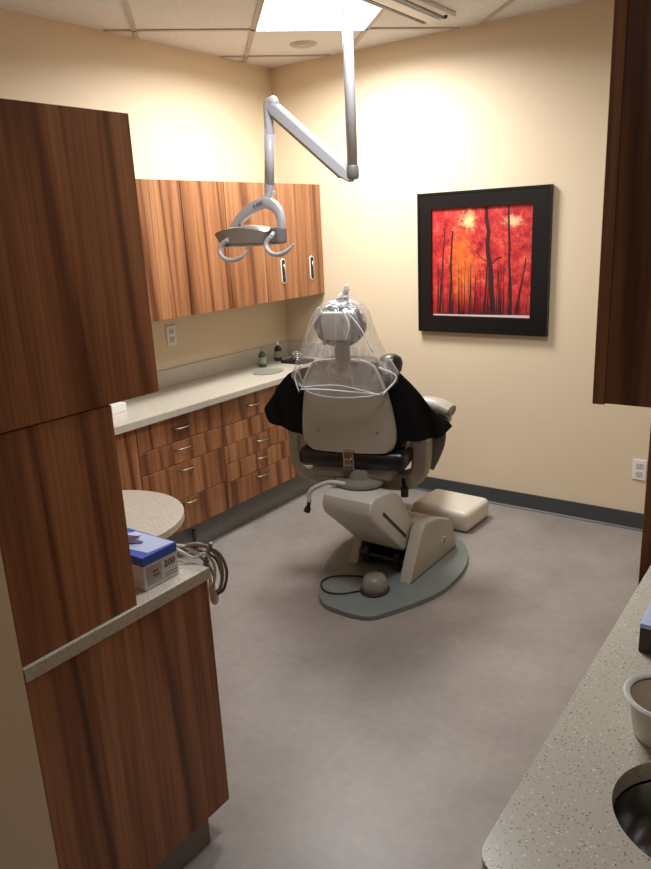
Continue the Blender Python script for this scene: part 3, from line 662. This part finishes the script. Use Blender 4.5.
# backrest shell, tilted
TILT = XF @ Matrix.Translation((0, 0, .70)) @ Matrix.Rotation(math.radians(6), 4, 'X') @ Matrix.Translation((0, 0, -.70))
hl = [(-.02, 1.145), (-.115, 1.140), (-.150, 1.115), (-.185, 1.05), (-.205, .96), (-.222, .85), (-.228, .76), (-.215, .705), (-.17, .690), (0, .684), (.17, .690), (.215, .705), (.232, .76), (.225, .85), (.205, .96), (.175, 1.05), (.145, 1.115), (.105, 1.140)]
hl = chaikin([(x, 0, z) for x, z in hl], 2)
bs = obj('backrest_shell', prism(BM(), [(p.x, 0, p.z) for p in hl], (0, .035, 0), .014, 4), M['chair'], dch, TILT, auto=45)
rim = BM(); rp_ = [(-.205, -.004, 1.0), (-.185, -.004, 1.055), (-.150, -.004, 1.115), (-.112, -.004, 1.138), (0, -.004, 1.142), (.105, -.004, 1.138), (.145, -.004, 1.115), (.175, -.004, 1.055), (.195, -.004, 1.0)]
tube(rim, spline(rp_, 4), .006, 8); obj('shell_rim', rim, M['chair_light'], bs, TILT)
for x in (-.145, .145):
    s = tube(BM(), [(x, .001, .795), (x, -.0025, .795)], .006, 14); obj('screw', s, M['chair_trim'], bs, TILT)
cu = [(-.10, 1.12), (-.2, 1.09), (-.245, 1.0), (-.262, .85), (-.262, .70), (-.22, .645), (0, .63), (.22, .645), (.262, .70), (.262, .85), (.245, 1.0), (.2, 1.09), (.10, 1.12)]
cu = chaikin([(x, 0, z) for x, z in cu], 2)
obj('backrest_cushion', prism(BM(), [(p.x, .075, p.z) for p in cu], (0, .085, 0), .03, 4), M['vinyl'], dch, TILT, auto=50)
obj('shoulder_bolster', lathe(BM(), [(0, -.06), (.03, -.052), (.052, -.025), (.058, .01), (.05, .035), (.028, .05), (0, .053)], 24, (0, 0, 0), .9), M['vinyl'], dch, TILT @ Matrix.Translation((.180, .17, 1.072)), auto=60)
# headrest
hr = obj('headrest', prism(BM(), [(.118*math.cos(u)*(1 if abs(math.cos(u)) < .8 else 1.0), .0, 1.29+.098*math.sin(u)) for u in [2*PI*k/36 for k in range(36)]], (0, .055, 0), .022, 4), M['greyvinyl'], dch, TILT @ Matrix.Translation((0, -.005, .012)), auto=50)
hbk = [(-.095, 1.25), (-.115, 1.30), (-.10, 1.345), (-.062, 1.372), (.062, 1.372), (.09, 1.345), (.10, 1.30), (.085, 1.25), (.05, 1.225), (-.06, 1.225)]
obj('headrest_back', prism(BM(), [(x, -.028, z) for x, z in hbk], (0, .03, 0), .010, 3), M['lampdark'], hr, TILT, auto=40)
obj('headrest_joint', prism(BM(), [(x, -.062, z) for x, z in ((-.060, 1.25), (-.066, 1.345), (-.055, 1.375), (.055, 1.375), (.066, 1.345), (.058, 1.25))], (0, .04, 0), .008, 3), M['chair_light'], hr, TILT, auto=40)
obj('joint_button', tube(BM(), [(-.062, -.032, 1.235), (-.062, -.045, 1.235)], .010, 16), M['chair_light'], hr, TILT)
obj('headrest_post', box(BM(), -.03, .042, -.01, .008, 1.10, 1.26, .004), M['chair'], hr, TILT)
# armrests
def pad(n_, cx, cz, f0, f1, w_, h_): 
    return box(BM(), cx-w_/2, cx+w_/2, f0, f1, cz-h_/2, cz+h_/2, min(w_, h_)*.35, 4)
ar = BM(); ar_p = spline([(.28, .22, .885), (.34, .215, .888), (.41, .20, .878), (.455, .185, .862)], 4)
tube(ar, ar_p, [.034+.006*math.sin(PI*i/(len(ar_p)-1)) for i in range(len(ar_p))], 18, flat=(1.3, .9)); 
a1 = obj('armrest', ar, M['chair'], dch, XF, auto=60)
ec = tube(BM(), [(.454, .1853, .8623), (.462, .183, .860)], [.030, .026], 18, flat=(1.3, .9)); obj('end_cap', ec, M['chair_trim'], a1, XF, auto=50)
us = BM(); box(us, .285, .435, .20, .34, .765, .868, .028, 4); obj('armrest_cushion', us, M['greyvinyl'], dch, XF, auto=50)
cr = BM(); tube(cr, spline([(.375, .27, .78), (.380, .27, .70), (.368, .27, .62), (.345, .26, .54)], 5), [.026, .026, .027, .027, .027, .026, .025, .024, .022, .020, .018, .016, .014, .012, .010, .008], 14, flat=(.7, 1.3)); obj('arm_support', cr, M['brown_vinyl'], dch, XF, auto=60)
al = pad(0, -.35, .815, .10, .38, .06, .045); obj('armrest', al, M['greyvinyl'], dch, XF, auto=50)

# black drape over the back, flaring on both sides
dr = BM()
dl = [(-.26, 1.075), (-.31, 1.045), (-.37, .975), (-.43, .895), (-.458, .855), (-.440, .805), (-.385, .775), (-.30, .757), (-.235, .745), (-.15, .76), (0, .80), (.15, .76), (.205, .742), (.235, .738), (.33, .738), (.425, .758), (.472, .795), (.472, .802), (.42, .865), (.345, .955), (.27, 1.055), (.225, 1.095), (.15, 1.10), (0, 1.10), (-.15, 1.10)]
dl = chaikin([(x, 0, z) for x, z in dl], 1)
vs = [dr.verts.new((p.x, .046, p.z)) for p in dl]; f0 = dr.faces.new(vs)
bmesh.ops.triangulate(dr, faces=[f0]); bmesh.ops.subdivide_edges(dr, edges=dr.edges[:], cuts=3, use_grid_fill=True)
for v_ in dr.verts:
    a = max(0, abs(v_.co.x)-.24); v_.co.y += .25*a**1.2 + (a*.12)*math.sin(v_.co.x*60+v_.co.z*14)*.8
ex = bmesh.ops.extrude_face_region(dr, geom=dr.faces[:]); bmesh.ops.translate(dr, vec=(0, .012, 0), verts=[q for q in ex['geom'] if isinstance(q, bmesh.types.BMVert)])
bmesh.ops.transform(dr, matrix=TILT, verts=dr.verts[:])
solo('black_apron', dr, M['drape'], 'black apron draped over the chair back, flaring out on both sides', 'apron', auto=60, base=(1.42, -1.35, .76))

# clear plastic headrest cover gathered at the top
fl = thing('plastic_cover', (1.42, -1.35, 1.03), 'clear plastic bag over the headrest, knotted at the top', 'plastic cover')
fm = BM(); lv_ = [(.995, .195, .085), (1.025, .225, .10), (1.07, .255, .11), (1.11, .235, .115), (1.16, .205, .118), (1.22, .175, .118), (1.28, .150, .115), (1.34, .132, .105), (1.38, .108, .085), (1.405, .070, .055), (1.418, .040, .03), (1.424, .022, .018)]
rg = []
nq = 72
for j, (z, a, b_) in enumerate(lv_):
    row = []
    for k in range(nq):
        u = 2*PI*k/nq
        ww = 1+.022*math.sin(7*u+j*.5)+.014*math.sin(13*u-j*.9)
        cx = -.006+(.018 if z < 1.06 and math.cos(u) > .5 else 0)+.012*max(0, (z-1.3)/.1)
        cu_ = math.copysign(abs(math.cos(u))**.8, math.cos(u)); su_ = math.copysign(abs(math.sin(u))**.8, math.sin(u))
        zz = z + (.012*math.cos(2*u) if j == 0 else 0)
        row.append(fm.verts.new((cx+a*ww*cu_, .03+b_*ww*su_, zz)))
    rg.append(row)
for a, b_ in zip(rg, rg[1:]):
    for k in range(nq): fm.faces.new((a[k], a[(k+1) % nq], b_[(k+1) % nq], b_[k]))
obj('bag_body', fm, M['film'], fl, TILT, smooth=True)
hm = BM()
tube(hm, [(v_x) for v_x in [((-.006+(.018 if math.cos(u) > .5 else 0))+.195*math.copysign(abs(math.cos(u))**.8, math.cos(u)), .03+.086*math.copysign(abs(math.sin(u))**.8, math.sin(u)), .995+.012*math.cos(2*u)) for u in [2*PI*k/48 for k in range(49)]]], .0028, 6, caps=False)
obj('bag_hem', hm, M['film_edge'], fl, TILT)
kn = BM(); random.seed(4)
kp = spline([(.004, .02, 1.388), (.014, .018, 1.415), (.026, .014, 1.438), (.042, .008, 1.462), (.046, .006, 1.482)], 5); kr_ = [.046, .042, .038, .034, .030, .028, .027, .025, .024, .022, .020, .017, .015, .014, .015, .014, .012, .010, .009, .007, .004]
rings = [[kn.verts.new((p.x+kr_[i]*(1+random.uniform(-.28, .28))*math.cos(u), p.y+.75*kr_[i]*(1+random.uniform(-.28, .28))*math.sin(u), p.z+random.uniform(-.003, .003))) for u in [2*PI*k/16 for k in range(16)]] for i, p in enumerate(kp)]
for a_, b_ in zip(rings, rings[1:]):
    for k in range(16): kn.faces.new((a_[k], a_[(k+1) % 16], b_[(k+1) % 16], b_[k]))
kn.faces.new(rings[-1])
obj('bag_knot', kn, M['film_edge'], fl, TILT, auto=60)
# creases standing on the film
cz_ = BM()
for w3, crv in ((.0028, ((.045, -.075, 1.39), (.075, -.09, 1.33), (.055, -.09, 1.26))), (.0028, ((.06, -.07, 1.385), (.12, -.075, 1.31), (.165, -.06, 1.20))),
      (.0025, ((-.05, -.07, 1.385), (-.11, -.075, 1.31), (-.15, -.07, 1.22))), (.003, ((-.17, -.07, 1.14), (-.215, -.055, 1.08), (-.20, -.06, 1.005))),
      (.0038, ((.19, -.06, 1.13), (.255, -.02, 1.075), (.195, -.055, 1.0))), (.0035, ((-.19, -.065, 1.02), (-.05, -.083, 1.028), (.185, -.06, 1.005))), (.002, ((-.18, -.075, 1.035), (0, -.082, 1.05), (.17, -.07, 1.012)))):
    tube(cz_, spline(crv, 6), w3, 6)
obj('bag_crease', cz_, M['film_edge'], fl, TILT)

# utility box on the floor by the back wall
ub = BM(); 
XU = Matrix.Translation((1.475, -.375, 0)) @ Matrix.Rotation(math.radians(-2), 4, 'Z')
box(ub, -.185, .185, -.15, .15, .004, .128, .032, 4, M4=None); bmesh.ops.transform(ub, matrix=XU, verts=ub.verts[:])
uo = thing('utility_box', (1.475, -.375, 0), 'low rounded beige box on the floor at the back wall', 'utility box')
obj('cover', ub, M['cream_plastic'], uo, auto=50)
obj('base_skirt', box(BM(), -.175, .175, -.14, .14, .0, .012), M['chair_trim'], uo, XU)
obj('side_plug', tube(BM(), [(1.295, -.47, .05), (1.27, -.48, .05)], .014, 12), M['black'], uo)

# foot control with cable on the base plate
fc = thing('foot_control', (1.52, -1.40, .026), 'round beige foot pedal with a black cable on the chair base plate', 'foot pedal')
obj('pedal', lathe(BM(), [(0, .0), (.056, .0), (.064, .012), (.062, .040), (.050, .072), (.030, .084), (0, .086)], 40, (1.575, -1.40, .026), 1.1), M['chair_trim'], fc, auto=60)
obj('pedal_rim', lathe(BM(), [(.058, .0), (.070, .001), (.070, .008), (.064, .010)], 40, (1.575, -1.40, .026), 1.1), M['rubber'], fc)
cb_ = spline([(1.525, -1.36, .034), (1.47, -1.315, .031), (1.37, -1.35, .0305), (1.31, -1.405, .0305), (1.31, -1.475, .0305), (1.375, -1.535, .0305), (1.455, -1.52, .0305), (1.53, -1.435, .0305)], 8)
obj('cable', tube(BM(), cb_, .0042, 8), M['rubber'], fc)

# ------------------------------------------------------------------ surgical lamp on its ceiling post
sl_ = thing('surgical_lamp', (1.66, -1.6, H), 'grey surgical lamp on a jointed arm hanging from the ceiling', 'lamp')
def sh(): return BM()
px_, py_ = 1.660, -1.60
obj('ceiling_flange', lathe(sh(), [(0, 0), (.09, 0), (.09, -.02), (.035, -.035), (0, -.035)], 32, (px_, py_, H-.001)), M['lamp'], sl_, auto=50)
obj('post', tube(sh(), [(px_, py_, H-.03), (px_, py_, 1.93)], .0205, 20), M['lamp'], sl_)
j = BM(); tube(j, [(px_, py_, 1.945), (px_, py_, 1.94), (px_, py_, 1.905), (px_, py_, 1.895)], [.0215, .0245, .0245, .019], 20); obj('post_joint', j, M['lampdark'], sl_, auto=50)
A_ = Vector((px_-.012, py_, 1.905)); B_ = Vector((1.275, py_, 2.205)); d_ = (B_-A_).normalized()
arm = BM(); ribbon(arm, [A_-d_*.012, A_+d_*.03, B_-d_*.03, B_+d_*.008], .020, [.014, .024, .024, .016], (0, 1, 0)); ao = obj('spring_arm', arm, M['lamp'], sl_)
und = BM(); nrm = Vector((0, 1, 0)).cross(d_).normalized(); nrm = -nrm if nrm.z > 0 else nrm
ribbon(und, [A_+d_*.035+nrm*.026, B_-d_*.05+nrm*.026], .015, .004, (0, 1, 0)); obj('arm_underside', und, M['lampdark'], ao)
el = BM(); tube(el, spline([(1.262, py_, 2.10), (1.2625, py_, 2.19), (1.268, py_, 2.215), (1.29, py_, 2.218), (1.302, py_, 2.205)], 5), [.0205]*14+[.0215, .0215, .021, .02, .019, .018, .016], 20); obj('elbow', el, M['lamp'], sl_, auto=60)
obj('drop_tube', tube(sh(), [(1.262, py_, 2.12), (1.243, py_, 1.90)], .0205, 20), M['lamp'], sl_)
nk = BM(); tube(nk, spline([(1.243, py_, 1.905), (1.232, py_, 1.868), (1.215, py_, 1.838)], 4), [.022, .021, .019, .017, .016, .015, .016, .017, .018], 18); obj('neck', nk, M['lamp'], sl_, auto=60)
obj('neck_knob', tube(sh(), [(1.262, py_-.005, 1.872), (1.275, py_-.01, 1.868)], .008, 12), M['lamp'], sl_)
# yoke frame: an arch carrying the head
yw = BM(); yp = spline([(1.005, -1.62, 1.705), (1.045, -1.62, 1.742), (1.10, -1.62, 1.785), (1.165, -1.62, 1.818), (1.235, -1.62, 1.832), (1.285, -1.62, 1.812), (1.31, -1.62, 1.765), (1.30, -1.62, 1.70)], 5)
ribbon(yw, yp, .014, [.010+.012*math.sin(PI*i/(len(yp)-1)) for i in range(len(yp))], (0, 1, 0)); yo = obj('lamp_yoke', yw, M['lamp'], sl_, auto=50)
# head: curved rectangular housing, shallow arch along its length, open reflector below
hd = BM()
NX, NY = 16, 8; top = []; bot = []
hx0, hx1 = .978, 1.268
for lay, lst in ((0, top), (1, bot)):
    for i in range(NX+1):
        u = i/NX; x = hx0+(hx1-hx0)*u + lay*.03*(1-2*u); rowl = []
        wd = .080*(1-.30*abs(2*u-1)**3)
        for k in range(NY+1):
            v__ = k/NY; y = -1.62+wd*(2*v__-1); z = 1.716+.022*math.sin(PI*u)**.8+.010*math.sin(PI*v__) - lay*(.046+.020*math.sin(PI*u))
            rowl.append(hd.verts.new((x, y, z)))
        lst.append(rowl)
for lst in (top, bot):
    for i in range(NX):
        for k in range(NY): hd.faces.new((lst[i][k], lst[i+1][k], lst[i+1][k+1], lst[i][k+1]))
for i in range(NX):
    for k in (0, NY): hd.faces.new((top[i][k], top[i+1][k], bot[i+1][k], bot[i][k]))
for k in range(NY):
    for i in (0, NX): hd.faces.new((top[i][k], top[i][k+1], bot[i][k+1], bot[i][k]))
ho = obj('lamp_head', hd, M['lamphead'], sl_, auto=40)
obj('reflector', box(BM(), 1.03, 1.225, -1.685, -1.555, 1.660, 1.672, .003), M['steel'], ho)
obj('bulb_housing', box(BM(), 1.262, 1.318, -1.65, -1.59, 1.665, 1.735, .012, 3), M['lampdark'], sl_)
for hp_ in ([(1.075, 1.690), (1.045, 1.672), (1.031, 1.645), (1.057, 1.615), (1.110, 1.606), (1.156, 1.620), (1.181, 1.646)], [(1.315, 1.697), (1.296, 1.676), (1.297, 1.652), (1.327, 1.629), (1.369, 1.626), (1.406, 1.641), (1.434, 1.666)]):
    hk = spline([(x, -1.70, z) for x, z in hp_], 5)
    hk = [Vector((p.x, p.y-.012*math.sin(i*.1), p.z)) for i, p in enumerate(hk)]
    obj('handle', tube(BM(), hk, [.0095]*24+[.009, .008, .007, .006, .005, .004, .003], 12), M['lamp'], sl_, auto=60)
    ap = Vector((hp_[0][0], -1.70, hp_[0][1])); obj('handle_mount', tube(BM(), [ap, ap+Vector((-.01, .03, .012))], .009, 10), M['lamp'], ho)
text('printed_mark', 'A-DEC', .021, M['navy'], yo, Matrix.Translation((1.205, -1.6365, 1.828)) @ Matrix.Rotation(math.radians(-14), 4, 'Y') @ Matrix(((1, 0, 0, 0), (0, 0, -1, 0), (0, 1, 0, 0), (0, 0, 0, 1))))
